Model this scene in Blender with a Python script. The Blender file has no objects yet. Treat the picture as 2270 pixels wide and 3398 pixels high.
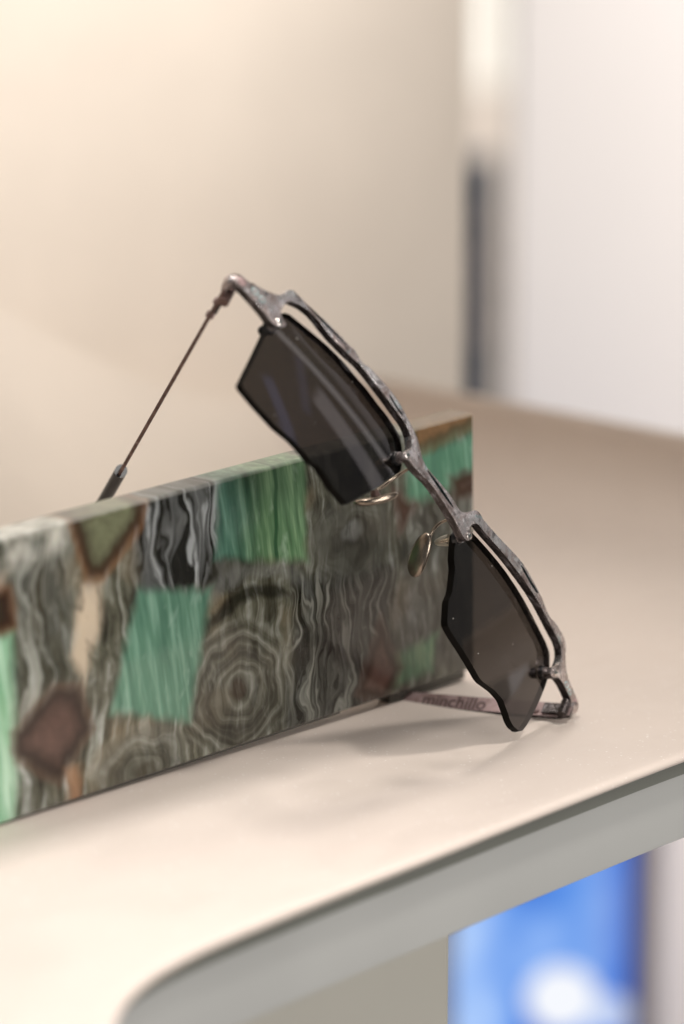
import bpy, bmesh, math, random
from mathutils import Vector, Matrix

random.seed(7)
scene = bpy.context.scene
COL = scene.collection
rad = math.radians

# ------------------------------------------------------------------ camera
PITCH = 13.593
cam_data = bpy.data.cameras.new('camera')
cam = bpy.data.objects.new('camera', cam_data)
COL.objects.link(cam)
cam.location = (0.0, 0.0, 0.248)
cam.rotation_euler = (rad(90.0 - PITCH), 0.0, 0.0)
cam_data.sensor_fit = 'VERTICAL'
cam_data.sensor_height = 36.0
cam_data.lens = 36.0 * 11850.0 / 3398.0
cam_data.clip_start = 0.02
cam_data.clip_end = 60.0
cam_data.dof.use_dof = True
cam_data.dof.focus_distance = 0.826
cam_data.dof.aperture_fstop = 6.2
cam_data.dof.aperture_blades = 0
scene.camera = cam

# ------------------------------------------------------------------ world
world = bpy.data.worlds.new('World')
scene.world = world
world.use_nodes = True
bgn = world.node_tree.nodes['Background']
bgn.inputs['Color'].default_value = (1.0, 0.97, 0.94, 1.0)
bgn.inputs['Strength'].default_value = 0.175

scene.view_settings.view_transform = 'Standard'
scene.view_settings.look = 'None'
scene.view_settings.gamma = 1.0
scene.view_settings.exposure = 0.0
scene.cycles.use_denoising = True
scene.cycles.transparent_max_bounces = 24
scene.cycles.max_bounces = 10
scene.cycles.caustics_reflective = False
scene.cycles.caustics_refractive = False

# shelf frame: S runs along the shelf away from the camera, Q points out of its front
S = Vector((0.69143968, 0.7224342, 0.0))
Q = Vector((0.7224342, -0.69143968, 0.0))
AZ = math.atan2(S.y, S.x)


def W(s, q, z):
    """millimetres in the shelf frame -> world metres"""
    return (S * s + Q * q) * 0.001 + Vector((0, 0, z * 0.001))


def lamp(name, pos, aim, size, power, color, shape='DISK', spread=180.0):
    ld = bpy.data.lights.new(name, 'AREA')
    ld.shape = shape
    ld.size = size
    ld.energy = power
    ld.color = color
    ld.spread = rad(spread)
    o = bpy.data.objects.new(name, ld)
    COL.objects.link(o)
    o.location = pos
    o.rotation_euler = (Vector(aim) - Vector(pos)).to_track_quat('-Z', 'Y').to_euler()
    return o


CEN = W(590, -540, 0)


def dirpos(ds, dq, dz, dist):
    d = (S * ds + Q * dq + Vector((0, 0, dz))).normalized()
    return CEN + d * dist


# spot lamps: track spots of the shop ceiling and an added fill
def spot(name, pos, aim, radius, power, color, angle, blend=1.0):
    ld = bpy.data.lights.new(name, 'SPOT')
    ld.shadow_soft_size = radius
    ld.energy = power
    ld.color = color
    ld.spot_size = rad(angle)
    ld.spot_blend = blend
    o = bpy.data.objects.new(name, ld)
    COL.objects.link(o)
    o.location = pos
    o.rotation_euler = (Vector(aim) - Vector(pos)).to_track_quat('-Z', 'Y').to_euler()
    return o


WARM = (1.0, 0.955, 0.90)
# spots near the back panel: come over the top of the slab onto the front of the deck
spot('track_spot', W(760, -930, 1320), W(455, -470, 0), 0.10, 30.0, WARM, 26.0)
spot('track_spot.001', W(450, -760, 1300), W(430, -450, 0), 0.10, 34.0, (1.0, 0.97, 0.985), 17.0)
spot('track_spot.002', W(380, -520, 900), W(430, -450, 0), 0.09, 13.0, (1.0, 0.97, 0.985), 22.0)
# wall washer on the back panel
spot('track_spot.003', W(810, -170, 430), W(690, -772, 262), 0.05, 16.5, (1.0, 0.985, 0.965), 42.0)
# spot in front on the right: throws the shadow of the lens towards the slab
spot('track_spot.004', W(900, -20, 1150), W(605, -520, 0), 0.07, 25.0, WARM, 25.0)
# unseen spot added to brighten the white panel
spot('panel_fill_spot', (0.55, 1.05, 0.70), (0.25, 1.70, 0.02), 0.06, 56.0, (1.0, 0.95, 0.915), 48.0)
# unseen lamp added to brighten the far wall
lamp('far_wall_fill', (0.75, 2.3, 0.3), (0.13, 3.2, -0.28), 0.5, 15.0, (1.0, 0.94, 0.90), 'SQUARE')
# unseen fill lamps, overhead and in front, added to balance the light
lamp('overhead_fill', W(1100, 500, 1900), CEN, 0.9, 9.5, (1.0, 0.98, 0.95), 'SQUARE')
lamp('front_fill', W(700, 900, 300), CEN, 0.7, 15.5, (1.0, 0.965, 0.925), 'SQUARE')



def add_reflection_lamp(name, az, el, w, h, radiance, color, roll=0.0):
    """an unseen lamp added for the reflections in the lenses: az measured from the shelf's length towards its front"""
    d = S * (math.cos(rad(az)) * math.cos(rad(el))) + Q * (math.sin(rad(az)) * math.cos(rad(el))) + Vector((0, 0, math.sin(rad(el))))
    ld = bpy.data.lights.new(name, 'AREA')
    ld.shape = 'RECTANGLE'
    R_ = 1.6
    ld.size, ld.size_y = 2 * R_ * math.tan(rad(w / 2)), 2 * R_ * math.tan(rad(h / 2))
    ld.energy = radiance * math.pi * ld.size * ld.size_y
    ld.color = color
    o = bpy.data.objects.new(name, ld)
    COL.objects.link(o)
    o.location = CEN + Vector((0, 0, 0.05)) + d * R_
    o.rotation_euler = ((-d).to_track_quat('-Z', 'Y').to_matrix() @ Matrix.Rotation(rad(roll), 3, 'Z')).to_euler()


add_reflection_lamp('reflection_lamp', 33.0, 16.4, 2.5, 16.0, 0.95, (1.0, 0.93, 0.92), 6.0)
add_reflection_lamp('reflection_lamp.001', 30.0, 20.0, 0.9, 22.0, 1.35, (1.0, 0.95, 0.93), 11.0)
add_reflection_lamp('reflection_lamp.002', 22.5, 19.5, 11.0, 21.0, 0.50, (1.0, 0.93, 0.92), 6.0)
add_reflection_lamp('reflection_lamp.003', 12.0, -12.0, 16.6, 18.0, 0.75, (1.0, 0.93, 0.90))
add_reflection_lamp('blue_reflection_lamp', 41.4, 25.6, 1.5, 7.0, 0.62, (0.46, 0.54, 1.0), -24.0)
add_reflection_lamp('blue_reflection_lamp.001', 35.0, 25.8, 1.2, 6.0, 0.30, (0.5, 0.56, 1.0), -52.0)

# ------------------------------------------------------------------ node helpers


class NT:
    def __init__(self, name):
        self.mat = bpy.data.materials.new(name)
        self.mat.use_nodes = True
        self.nt = self.mat.node_tree
        self.nt.nodes.clear()
        self.out = self.nt.nodes.new('ShaderNodeOutputMaterial')
        self._obj = None

    def node(self, t, **kw):
        n = self.nt.nodes.new(t)
        for k, v in kw.items():
            setattr(n, k, v)
        return n

    def put(self, sock, v):
        if isinstance(v, V):
            self.nt.links.new(v.s, sock)
        elif isinstance(v, bpy.types.NodeSocket):
            self.nt.links.new(v, sock)
        elif isinstance(v, (tuple, list)):
            if sock.type == 'RGBA' and len(v) == 3:
                v = tuple(v) + (1.0,)
            sock.default_value = v
        else:
            if sock.type == 'RGBA':
                sock.default_value = (v, v, v, 1)
            elif sock.type == 'VECTOR':
                sock.default_value = (v, v, v)
            else:
                sock.default_value = v

    def math(self, op, a, b=None, c=None, clamp=False):
        n = self.node('ShaderNodeMath', operation=op, use_clamp=clamp)
        self.put(n.inputs[0], a)
        if b is not None:
            self.put(n.inputs[1], b)
        if c is not None:
            self.put(n.inputs[2], c)
        return V(self, n.outputs[0])

    def vmath(self, op, a, b=None, out=0, scale=None):
        n = self.node('ShaderNodeVectorMath', operation=op)
        self.put(n.inputs[0], a)
        if b is not None:
            self.put(n.inputs[1], b)
        if scale is not None:
            self.put(n.inputs['Scale'], scale)
        return V(self, n.outputs[out])

    def obj(self):
        if self._obj is None:
            n = self.node('ShaderNodeTexCoord')
            self._obj = V(self, n.outputs['Object'])
        return self._obj

    def sep(self, v):
        n = self.node('ShaderNodeSeparateXYZ')
        self.put(n.inputs[0], v)
        return [V(self, o) for o in n.outputs]

    def comb(self, x, y, z):
        n = self.node('ShaderNodeCombineXYZ')
        for i, q in enumerate((x, y, z)):
            self.put(n.inputs[i], q)
        return V(self, n.outputs[0])

    def noise(self, v, scale=1.0, detail=2.0, rough=0.5, dist=0.0, color=False):
        n = self.node('ShaderNodeTexNoise')
        self.put(n.inputs['Vector'], v)
        n.inputs['Scale'].default_value = scale
        n.inputs['Detail'].default_value = detail
        n.inputs['Roughness'].default_value = rough
        n.inputs['Distortion'].default_value = dist
        return V(self, n.outputs['Color' if color else 0])

    def voronoi(self, v, scale=1.0, feature='F1', rand=1.0):
        n = self.node('ShaderNodeTexVoronoi', feature=feature)
        self.put(n.inputs['Vector'], v)
        n.inputs['Scale'].default_value = scale
        n.inputs['Randomness'].default_value = rand
        return V(self, n.outputs['Distance'])

    def ss(self, x, lo, hi, a=0.0, b=1.0):
        n = self.node('ShaderNodeMapRange', interpolation_type='SMOOTHSTEP')
        self.put(n.inputs[0], x)
        self.put(n.inputs[1], lo)
        self.put(n.inputs[2], hi)
        self.put(n.inputs[3], a)
        self.put(n.inputs[4], b)
        return V(self, n.outputs[0])

    def mix(self, f, a, b):
        n = self.node('ShaderNodeMix', data_type='RGBA', clamp_factor=True)
        self.put(n.inputs[0], f)
        self.put(n.inputs[6], a)
        self.put(n.inputs[7], b)
        return V(self, n.outputs[2])

    def ramp(self, f, stops):
        n = self.node('ShaderNodeValToRGB')
        self.put(n.inputs[0], f)
        e = n.color_ramp.elements
        while len(e) < len(stops):
            e.new(0.5)
        for i, (p, c) in enumerate(stops):
            e[i].position = p
            e[i].color = tuple(c) + (1.0,)
        return V(self, n.outputs[0])

    def bump(self, h, strength=0.3, dist=0.0002):
        n = self.node('ShaderNodeBump')
        n.inputs['Strength'].default_value = strength
        n.inputs['Distance'].default_value = dist
        self.put(n.inputs['Height'], h)
        return V(self, n.outputs[0])

    def principled(self, base, rough=0.5, metal=0.0, normal=None, **kw):
        n = self.node('ShaderNodeBsdfPrincipled')
        self.put(n.inputs['Base Color'], base)
        self.put(n.inputs['Roughness'], rough)
        self.put(n.inputs['Metallic'], metal)
        if normal is not None:
            self.put(n.inputs['Normal'], normal)
        for k, v in kw.items():
            self.put(n.inputs[k.replace('_', ' ')], v)
        self.nt.links.new(n.outputs[0], self.out.inputs[0])
        return n


class V:
    def __init__(self, t, s):
        self.t, self.s = t, s

    def __add__(self, o): return self.t.math('ADD', self, o)
    def __radd__(self, o): return self.t.math('ADD', self, o)
    def __sub__(self, o): return self.t.math('SUBTRACT', self, o)
    def __rsub__(self, o): return self.t.math('SUBTRACT', o, self)
    def __mul__(self, o): return self.t.math('MULTIPLY', self, o)
    def __rmul__(self, o): return self.t.math('MULTIPLY', self, o)
    def max(self, o): return self.t.math('MAXIMUM', self, o)
    def min(self, o): return self.t.math('MINIMUM', self, o)
    def sin(self): return self.t.math('SINE', self)
    def abs(self): return self.t.math('ABSOLUTE', self)
    def inv(self): return self.t.math('SUBTRACT', 1.0, self, clamp=True)


# ------------------------------------------------------------------ materials
def m_powder(name, base, speck=True, rough=0.55):
    t = NT(name)
    p = t.obj()
    n1 = t.noise(p, 14.0, 3.0)
    fine = t.noise(p, 2600.0, 2.0)
    b = t.mix(t.ss(n1, 0.3, 0.7), tuple(c * 0.965 for c in base), tuple(min(1, c * 1.03) for c in base))
    if speck:
        vr = t.voronoi(p, 700.0)
        keep = t.ss(t.noise(p, 330.0, 1.0), 0.50, 0.60)
        dot = t.ss(vr, 0.24, 0.10) * keep
        b = t.mix(dot * 0.5, b, (0.95, 0.93, 0.9))
        dk = t.ss(t.voronoi(t.vmath('ADD', p, (3.1, 1.7, 0.3)), 900.0), 0.2, 0.08)
        b = t.mix(dk * 0.10, b, tuple(c * 0.5 for c in base))
    sm = t.noise(t.vmath('MULTIPLY', p, (1.0, 2.2, 1.0)), 22.0, 5.0, 0.65, 1.2)
    t.principled(b, t.ss(sm, 0.3, 0.7, rough - 0.13, rough + 0.10), 0.0, t.bump(fine, 0.25, 0.00008), Specular_IOR_Level=0.4)
    return t.mat


BEIGE = (0.64, 0.55, 0.485)
M_deck = m_powder('beige_powder_coat', BEIGE)
M_wall = m_powder('beige_panel_paint', (0.675, 0.59, 0.505), speck=False, rough=0.6)
M_rail = m_powder('grey_rail_paint', (0.42, 0.418, 0.402), speck=False, rough=0.45)
M_undercut_shade = m_powder('rail_undercut_shade', (0.17, 0.172, 0.15), speck=False, rough=0.5)  # dark tone stands in for the shade under the deck edge
M_support = m_powder('grey_support_paint', (0.45, 0.43, 0.38), speck=False, rough=0.6)


def m_patina():
    t = NT('patinated_metal')
    p = t.obj()
    n1 = t.noise(p, 260.0, 4.0, 0.55, 0.4)
    n2 = t.noise(t.vmath('ADD', p, (0.3, 0.9, 0.1)), 230.0, 4.0, 0.6, 1.0)
    str_ = t.noise(t.vmath('MULTIPLY', p, (180.0, 1300.0, 700.0)), 1.0, 3.0, 0.6)
    base = t.ramp(n1, [(0.30, (0.20, 0.145, 0.13)), (0.45, (0.43, 0.365, 0.35)), (0.58, (0.62, 0.575, 0.57)), (0.74, (0.86, 0.85, 0.84))])
    base = t.mix(t.ss(str_, 0.58, 0.70) * 0.45, base, (0.09, 0.07, 0.066))
    verd = t.ss(n2, 0.60, 0.68)
    base = t.mix(verd * 0.7, base, (0.40, 0.52, 0.53))
    dark = t.ss(t.noise(p, 430.0, 3.0, 0.6), 0.54, 0.68)
    base = t.mix(dark * 0.62, base, (0.05, 0.04, 0.04))
    lite = t.ss(t.noise(t.vmath('ADD', p, (0.7, 0.1, 0.4)), 520.0, 2.0, 0.6), 0.60, 0.72)
    base = t.mix(lite * 0.8, base, (0.80, 0.78, 0.78))
    rough = t.ss(n1, 0.3, 0.7, 0.36, 0.18)
    t.principled(base, rough, 0.85, t.bump(n1 + str_ * 0.5 + t.noise(p, 600.0, 1.5) * 0.7, 0.5, 0.00035))
    return t.mat


def m_copper():
    t = NT('pink_copper_temple')
    p = t.obj()
    n1 = t.noise(p, 300.0, 4.0, 0.6, 0.4)
    br = t.noise(t.vmath('MULTIPLY', p, (900.0, 900.0, 120.0)), 1.0, 3.0)
    base = t.ramp(n1, [(0.3, (0.24, 0.155, 0.145)), (0.55, (0.36, 0.25, 0.24)), (0.75, (0.45, 0.34, 0.325))])
    base = t.mix(t.ss(br, 0.58, 0.7) * 0.4, base, (0.20, 0.12, 0.11))
    t.principled(base, 0.42, 0.35, t.bump(br, 0.2, 0.0001))
    return t.mat


def m_brownmetal():
    t = NT('dark_brown_metal')
    p = t.obj()
    n1 = t.noise(p, 500.0, 4.0, 0.6)
    base = t.ramp(n1, [(0.3, (0.075, 0.045, 0.038)), (0.6, (0.17, 0.105, 0.09)), (0.8, (0.33, 0.25, 0.23))])
    t.principled(base, 0.4, 0.7, t.bump(n1, 0.3, 0.0002))
    return t.mat


def m_simple(name, base, rough, metal=0.0, var=0.12, scale=400.0, **kw):
    t = NT(name)
    n = t.noise(t.obj(), scale, 3.0)
    b = t.mix(t.ss(n, 0.3, 0.7), tuple(c * (1 - var) for c in base), tuple(min(1.0, c * (1 + var)) for c in base))
    t.principled(b, rough, metal, **kw)
    return t.mat


M_patina = m_patina()


def m_barside():
    t = NT('shade_dark_metal')
    p = t.obj()
    n1 = t.noise(p, 900.0, 4.0, 0.65)
    n2 = t.noise(t.vmath('MULTIPLY', p, (240.0, 900.0, 900.0)), 1.0, 4.0, 0.6, 0.5)
    base = t.ramp(n2, [(0.32, (0.018, 0.014, 0.013)), (0.52, (0.055, 0.043, 0.040)), (0.64, (0.16, 0.14, 0.145)), (0.76, (0.34, 0.38, 0.40))])  # shade on the bar's sides put into the base, with scratch flecks
    t.principled(base, t.ss(n1, 0.3, 0.7, 0.22, 0.45), 0.6, t.bump(n1 + n2, 0.4, 0.00025))
    return t.mat


M_barside = m_barside()
M_copper = m_copper()
M_brown = m_brownmetal()
M_black = m_simple('black_rubber', (0.012, 0.012, 0.012), 0.32)
M_verd = m_simple('pale_verdigris', (0.36, 0.47, 0.46), 0.45, 0.3, 0.3, 900.0)
M_gap_shade = m_simple('dark_olive_gap_shade', (0.045, 0.04, 0.03), 0.6)
M_sleeve = m_simple('black_acetate', (0.02, 0.02, 0.021), 0.38)
M_screw = m_simple('steel_screw', (0.74, 0.69, 0.65), 0.18, 1.0)
M_bronze = m_simple('polished_bronze', (0.31, 0.255, 0.205), 0.27, 1.0)
M_ink = m_simple('dark_engraving', (0.085, 0.05, 0.047), 0.6)
M_groove = m_simple('dark_verdigris_groove', (0.05, 0.075, 0.075), 0.5, 0.4, 0.6, 700.0)


def m_lens():
    t = NT('brown_tinted_lens')
    p = t.obj()
    tr = t.node('ShaderNodeBsdfTransparent')
    tr.inputs[0].default_value = (0.246, 0.234, 0.222, 1)
    gl = t.node('ShaderNodeBsdfGlossy')
    gl.inputs['Roughness'].default_value = 0.015
    gl.inputs[0].default_value = (0.95, 0.93, 0.95, 1)
    fr = t.node('ShaderNodeFresnel')
    fr.inputs[0].default_value = 1.52
    ms = t.node('ShaderNodeMixShader')
    t.nt.links.new(fr.outputs[0], ms.inputs[0])
    t.nt.links.new(tr.outputs[0], ms.inputs[1])
    t.nt.links.new(gl.outputs[0], ms.inputs[2])
    # a few dust grains lying on the glass
    df = t.node('ShaderNodeBsdfDiffuse')
    df.inputs[0].default_value = (0.55, 0.52, 0.48, 1)
    keep = t.ss(t.noise(p, 230.0, 1.0), 0.60, 0.64)
    dust = t.ss(t.voronoi(p, 420.0), 0.085, 0.05) * keep * 0.7
    m2 = t.node('ShaderNodeMixShader')
    t.put(m2.inputs[0], dust)
    t.nt.links.new(ms.outputs[0], m2.inputs[1])
    t.nt.links.new(df.outputs[0], m2.inputs[2])
    t.nt.links.new(m2.outputs[0], t.out.inputs[0])
    return t.mat


def m_lens_back():
    t = NT('brown_tinted_lens_back')
    tr = t.node('ShaderNodeBsdfTransparent')
    tr.inputs[0].default_value = (0.246, 0.234, 0.222, 1)
    t.nt.links.new(tr.outputs[0], t.out.inputs[0])
    return t.mat


M_lens, M_lensback = m_lens(), m_lens_back()
M_lensedge = m_simple('polished_lens_edge', (0.007, 0.006, 0.005), 0.5, Specular_IOR_Level=0.03)


def m_clear():
    t = NT('clear_plastic')
    n = t.node('ShaderNodeBsdfPrincipled')
    n.inputs['Base Color'].default_value = (0.72, 0.66, 0.56, 1)
    n.inputs['Roughness'].default_value = 0.12
    tr = t.node('ShaderNodeBsdfTransparent')
    tr.inputs[0].default_value = (0.9, 0.86, 0.78, 1)
    ms = t.node('ShaderNodeMixShader')
    lw = t.node('ShaderNodeLayerWeight')
    lw.inputs[0].default_value = 0.45
    t.put(ms.inputs[0], V(t, lw.outputs['Facing']) * 0.8 + 0.12)
    t.nt.links.new(tr.outputs[0], ms.inputs[1])
    t.nt.links.new(n.outputs[0], ms.inputs[2])
    t.nt.links.new(ms.outputs[0], t.out.inputs[0])
    return t.mat


M_clear = m_clear()


def m_agate():
    """marbled stone-look slab: banded greys, green and brown inclusions (object space, millimetres)"""
    t = NT('marbled_green_agate')
    P = t.vmath('SCALE', t.obj(), scale=1000.0)
    w1 = t.vmath('SUBTRACT', t.noise(P, 0.055, 2.0, color=True), (0.5, 0.5, 0.5))
    w2 = t.vmath('SUBTRACT', t.noise(t.vmath('MULTIPLY', P, (1.0, 1.0, 0.55)), 0.30, 1.5, color=True), (0.5, 0.5, 0.5))
    Pw = t.vmath('ADD', t.vmath('ADD', P, t.vmath('SCALE', w1, scale=9.0)), t.vmath('SCALE', w2, scale=1.6))
    Pe = t.vmath('ADD', P, t.vmath('SCALE', w2, scale=2.6))
    x, y, z = t.sep(P)
    xw, yw, zw = t.sep(Pw)

    def poly(pts, vec=Pe):
        """signed distance to a convex polygon in the x-z plane (negative inside)"""
        cx = sum(a for a, _ in pts) / len(pts)
        cz = sum(b for _, b in pts) / len(pts)
        d = None
        for i, (ax, az) in enumerate(pts):
            bx, bz = pts[(i + 1) % len(pts)]
            nx, nz = bz - az, -(bx - ax)
            L = math.hypot(nx, nz)
            nx, nz = nx / L, nz / L
            if (cx - ax) * nx + (cz - az) * nz > 0:
                nx, nz = -nx, -nz
            c = ax * nx + az * nz
            e = t.vmath('DOT_PRODUCT', vec, (nx, 0.0, nz), out=1) - c
            d = e if d is None else d.max(e)
        return d

    def inside(pts, soft=1.2, vec=Pe):
        return t.ss(poly(pts, vec), soft, -soft)

    # ---- ground: cloudy grey with long vertical strands
    strand = t.noise(t.comb(xw * 0.42, yw * 0.2, zw * 0.045), 1.0, 2.6, 0.5, 0.4)
    cloud = t.noise(Pw, 0.11, 4.0, 0.6)
    g = strand * 0.65 + cloud * 0.35
    col = t.ramp(g, [(0.30, (0.030, 0.028, 0.022)), (0.42, (0.105, 0.10, 0.078)), (0.52, (0.185, 0.18, 0.15)), (0.61, (0.31, 0.31, 0.29)), (0.74, (0.52, 0.52, 0.51))])
    # ---- warm tint that wanders through the grey
    warm = t.ss(t.noise(P, 0.05, 2.0), 0.52, 0.68)
    col = t.mix(warm * 0.35, col, (0.30, 0.235, 0.165))

    # ---- bold wavy bands
    def waves(pts, freq, amp, dark, light, soft=3.0):
        ph = xw * freq + (t.noise(t.comb(xw * 0.13, 0.0, zw * 0.05), 1.0, 2.5, 0.5) - 0.5) * amp
        s = t.noise(t.comb(ph * 0.42, zw * 0.02, 4.7), 1.0, 2.0, 0.5)
        s = t.ss(s, 0.26, 0.74)
        c = t.ramp(s, [(0.22, dark), (0.36, tuple((a + b) * 0.30 for a, b in zip(dark, light))), (0.62, tuple((a + b) * 0.42 for a, b in zip(dark, light))), (0.86, light)])
        return inside(pts, soft), c
    m, c = waves([(41, 70), (70, 70), (69, 40), (43, 41)], 1.10, 17.0, (0.030, 0.028, 0.022), (0.40, 0.405, 0.41))
    col = t.mix(m * 0.92, col, c)
    m, c = waves([(93, 36), (126, 32), (123, -3), (87, -3)], 1.75, 26.0, (0.018, 0.017, 0.012), (0.27, 0.265, 0.245))
    col = t.mix(m * 0.85, col, c)
    m, c = waves([(5, 62), (23, 62), (24, 22), (7, 22)], 0.95, 15.0, (0.10, 0.095, 0.075), (0.33, 0.33, 0.31), 5.0)
    col = t.mix(m * 0.8, col, c)
    m, c = waves([(133, 46), (156, 46), (156, -2), (128, 10)], 1.0, 17.0, (0.04, 0.04, 0.03), (0.25, 0.25, 0.24), 4.0)
    col = t.mix(m * 0.6, col, c)

    # ---- agate eyes
    def eye(cx, cz, r, sx, freq, mid, k=0.72):
        dx = (xw - cx) * sx
        dz = zw - cz
        d = t.math('SQRT', dx * dx + dz * dz)
        ph = d * freq + (t.noise(P, 0.07, 1.5) - 0.5) * 9.0
        s = t.ss(t.noise(t.comb(ph * 0.34, cx, 1.3), 1.0, 2.5, 0.55), 0.25, 0.75) * 0.62 + t.noise(Pw, 0.20, 2.0, 0.5) * 0.30
        c = t.ramp(s, [(0.16, (0.045, 0.040, 0.032)), (0.42, (0.125, 0.12, 0.10)), (0.66, (0.21, 0.205, 0.185)), (0.90, (0.36, 0.36, 0.345))])
        c = t.mix(t.ss(d, 3.6, 1.6), c, mid)
        return t.ss(d, r, r * 0.62) * k, c
    for a in ((73, 14, 20, 0.95, 1.15, (0.06, 0.04, 0.028)), (43, 1.5, 14, 0.85, 1.25, (0.08, 0.07, 0.05)), (72, 42, 6.5, 0.8, 1.0, (0.16, 0.155, 0.14)), (111, 43, 14, 0.8, 0.45, (0.24, 0.24, 0.235))):
        m, c = eye(*a)
        col = t.mix(m, col, c)
    # dark crescent over the big eye
    dx = (xw - 77.0) * 0.9
    dz = zw - 22.0
    d = t.math('SQRT', dx * dx + dz * dz)
    cres = t.ss((d - 13.5).abs(), 2.6, 0.6) * t.ss(dz, 7.0, 10.5)
    col = t.mix(cres * 0.62, col, (0.022, 0.020, 0.014))
    m2 = t.ss((d - 19.0).abs(), 3.2, 0.6) * t.ss(dz, 7.0, 12.0)
    col = t.mix(m2 * 0.28, col, (0.33, 0.335, 0.335))

    # ---- pale cream pocket
    col = t.mix(inside([(25.5, 49), (32, 48), (31.2, 37), (25.6, 25), (22.4, 33)], 2.0), col, (0.44, 0.385, 0.325))
    col = t.mix(inside([(-8, 56), (4, 55), (1.8, 44), (-8, 42)], 2.0), col, (0.42, 0.36, 0.31))

    # richer contrast for the grey ground, and shade put into the colour towards the right end
    mott = t.noise(t.vmath('MULTIPLY', Pw, (1.0, 1.0, 0.35)), 0.40, 2.6, 0.6)
    col = t.mix(t.ss(mott, 0.55, 0.75) * 0.20, col, (0.42, 0.42, 0.40))
    col = t.mix(t.ss(mott, 0.45, 0.28) * 0.35, col, (0.04, 0.04, 0.03))
    broad = t.noise(P, 0.03, 2.0)
    gain = t.ss(x + (t.noise(P, 0.06, 2.0) - 0.5) * 40.0, 74.0, 112.0, 1.78, 1.25) * t.ss(broad, 0.35, 0.60, 0.80, 1.12)
    cs = t.sep(col)
    col = t.comb(*[t.math('POWER', c_, 1.62) * gain * k_ for c_, k_ in zip(cs, (0.97, 1.0, 0.99))])
    top_glow = inside([(-30, 66), (23, 66), (21, 58.5), (-2, 55), (-30, 52)], 3.5) * t.ss(t.noise(Pw, 0.12, 3.0), 0.30, 0.62)
    col = t.mix(top_glow * 0.8, col, (0.62, 0.60, 0.53))  # pale tone stands in for light scattering through the top left
    # ---- green inclusions, long vertical silk
    silk = t.noise(t.comb(x * 0.45 + zw * 0.06, y * 0.3, z * 0.045), 1.0, 3.0, 0.55)
    silk2 = t.noise(t.comb(xw * 0.16, y * 0.2, zw * 0.05), 1.0, 3.0, 0.5)
    hue = t.ss(x * 0.03 + silk2 * 1.5, 2.45, 3.2)
    blob = t.ss(t.noise(t.comb(xw * 0.22, 0.0, zw * 0.10), 1.0, 3.0), 0.56, 0.72)

    def green(pts, lo, mid, hi, soft=1.8, k=0.97):
        c = t.ramp(silk, [(0.30, lo), (0.50, mid), (0.72, hi)])
        c = t.mix(blob * 0.55, c, tuple(min(1, v * 1.25 + 0.17) for v in mid))
        c = t.mix(0.08, c, (0.16, 0.18, 0.15))
        return inside(pts, soft) * k, c
    tealL, tealM, tealH = (0.046, 0.132, 0.088), (0.090, 0.208, 0.140), (0.215, 0.375, 0.285)
    grnL, grnM, grnH = (0.030, 0.075, 0.032), (0.072, 0.150, 0.070), (0.20, 0.31, 0.17)
    m, c = green([(68.5, 70), (96.3, 70), (96.0, 39.5), (67.0, 46.0)], grnL, grnM, grnH)
    c = t.mix(t.ss(xw, 84.0, 71.0) * 0.85, c, t.ramp(silk, [(0.30, (0.022, 0.072, 0.055)), (0.5, (0.055, 0.140, 0.105)), (0.72, (0.16, 0.30, 0.24))]))
    col = t.mix(m, col, c)
    crack = t.ss((x - 86.5 - (t.noise(t.comb(0.0, 3.0, z * 0.07), 1.0, 1.5) - 0.5) * 7.0).abs(), 0.9, 0.25) * m
    col = t.mix(crack * 0.85, col, (0.015, 0.05, 0.022))
    m, c = green([(42.8, 43.6), (65.2, 39.0), (57.2, 9.6), (33.5, 17.6)], tealL, tealM, tealH)
    col = t.mix(m, col, c)
    m, c = green([(-20, 42), (6.2, 41.6), (5.0, 8.0), (4.8, -5), (-20, -5)], (0.13, 0.33, 0.17), (0.28, 0.50, 0.33), (0.55, 0.75, 0.60), 2.5)
    col = t.mix(m, col, c)
    m, c = green([(131, 58), (160, 60), (160, 48.5), (131, 46)], tealL, (0.06, 0.165, 0.10), (0.15, 0.29, 0.20), 2.5)
    col = t.mix(m, col, c)
    m, c = green([(124.5, 9.6), (141, 12), (139, 3.0), (123, 2.0)], grnL, (0.06, 0.16, 0.08), grnH, 2.0, 0.85)
    col = t.mix(m, col, c)

    # ---- brown inclusions with burnt rims
    def brown(pts, core, rim, halo, soft=1.0, k=1.0, wid=2.2):
        nonlocal col
        d = poly(pts)
        col = t.mix(t.ss(d, 2.4, 0.2) * 0.5 * k, col, halo)
        inn = t.ss(d, soft, -soft)
        cc = t.mix(t.noise(Pw, 0.35, 3.0), tuple(v * 0.55 for v in core), tuple(min(1, v * 1.45) for v in core))
        c2 = t.mix(t.ss(d, -wid * 1.5, -wid * 0.25), cc, rim)
        col = t.mix(inn * k, col, c2)
    dk = (0.030, 0.012, 0.005)
    brown([(23.2, 65.2), (46.5, 70), (44.2, 58.6), (32.2, 49.0), (28.0, 49.6)], (0.125, 0.130, 0.075), (0.030, 0.014, 0.006), (0.26, 0.13, 0.06), 1.8, 1.0, 3.2)
    brown([(5.2, 19.0), (17.0, 26.8), (24.4, 25.0), (27.4, 15.3), (17.4, 5.8), (6.0, 13.8)], (0.085, 0.046, 0.034), (0.020, 0.009, 0.005), (0.14, 0.08, 0.05), 2.0, 1.0, 3.6)
    brown([(-3, 53.6), (5.4, 51.4), (6.0, 43.4), (-3, 42.2)], (0.03, 0.02, 0.012), dk, (0.22, 0.10, 0.045), 1.6)
    brown([(113.2, 3.4), (120.9, 19.0), (127.8, 6.2), (122.0, -1)], (0.085, 0.045, 0.032), dk, (0.10, 0.06, 0.045), 1.6)
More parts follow.
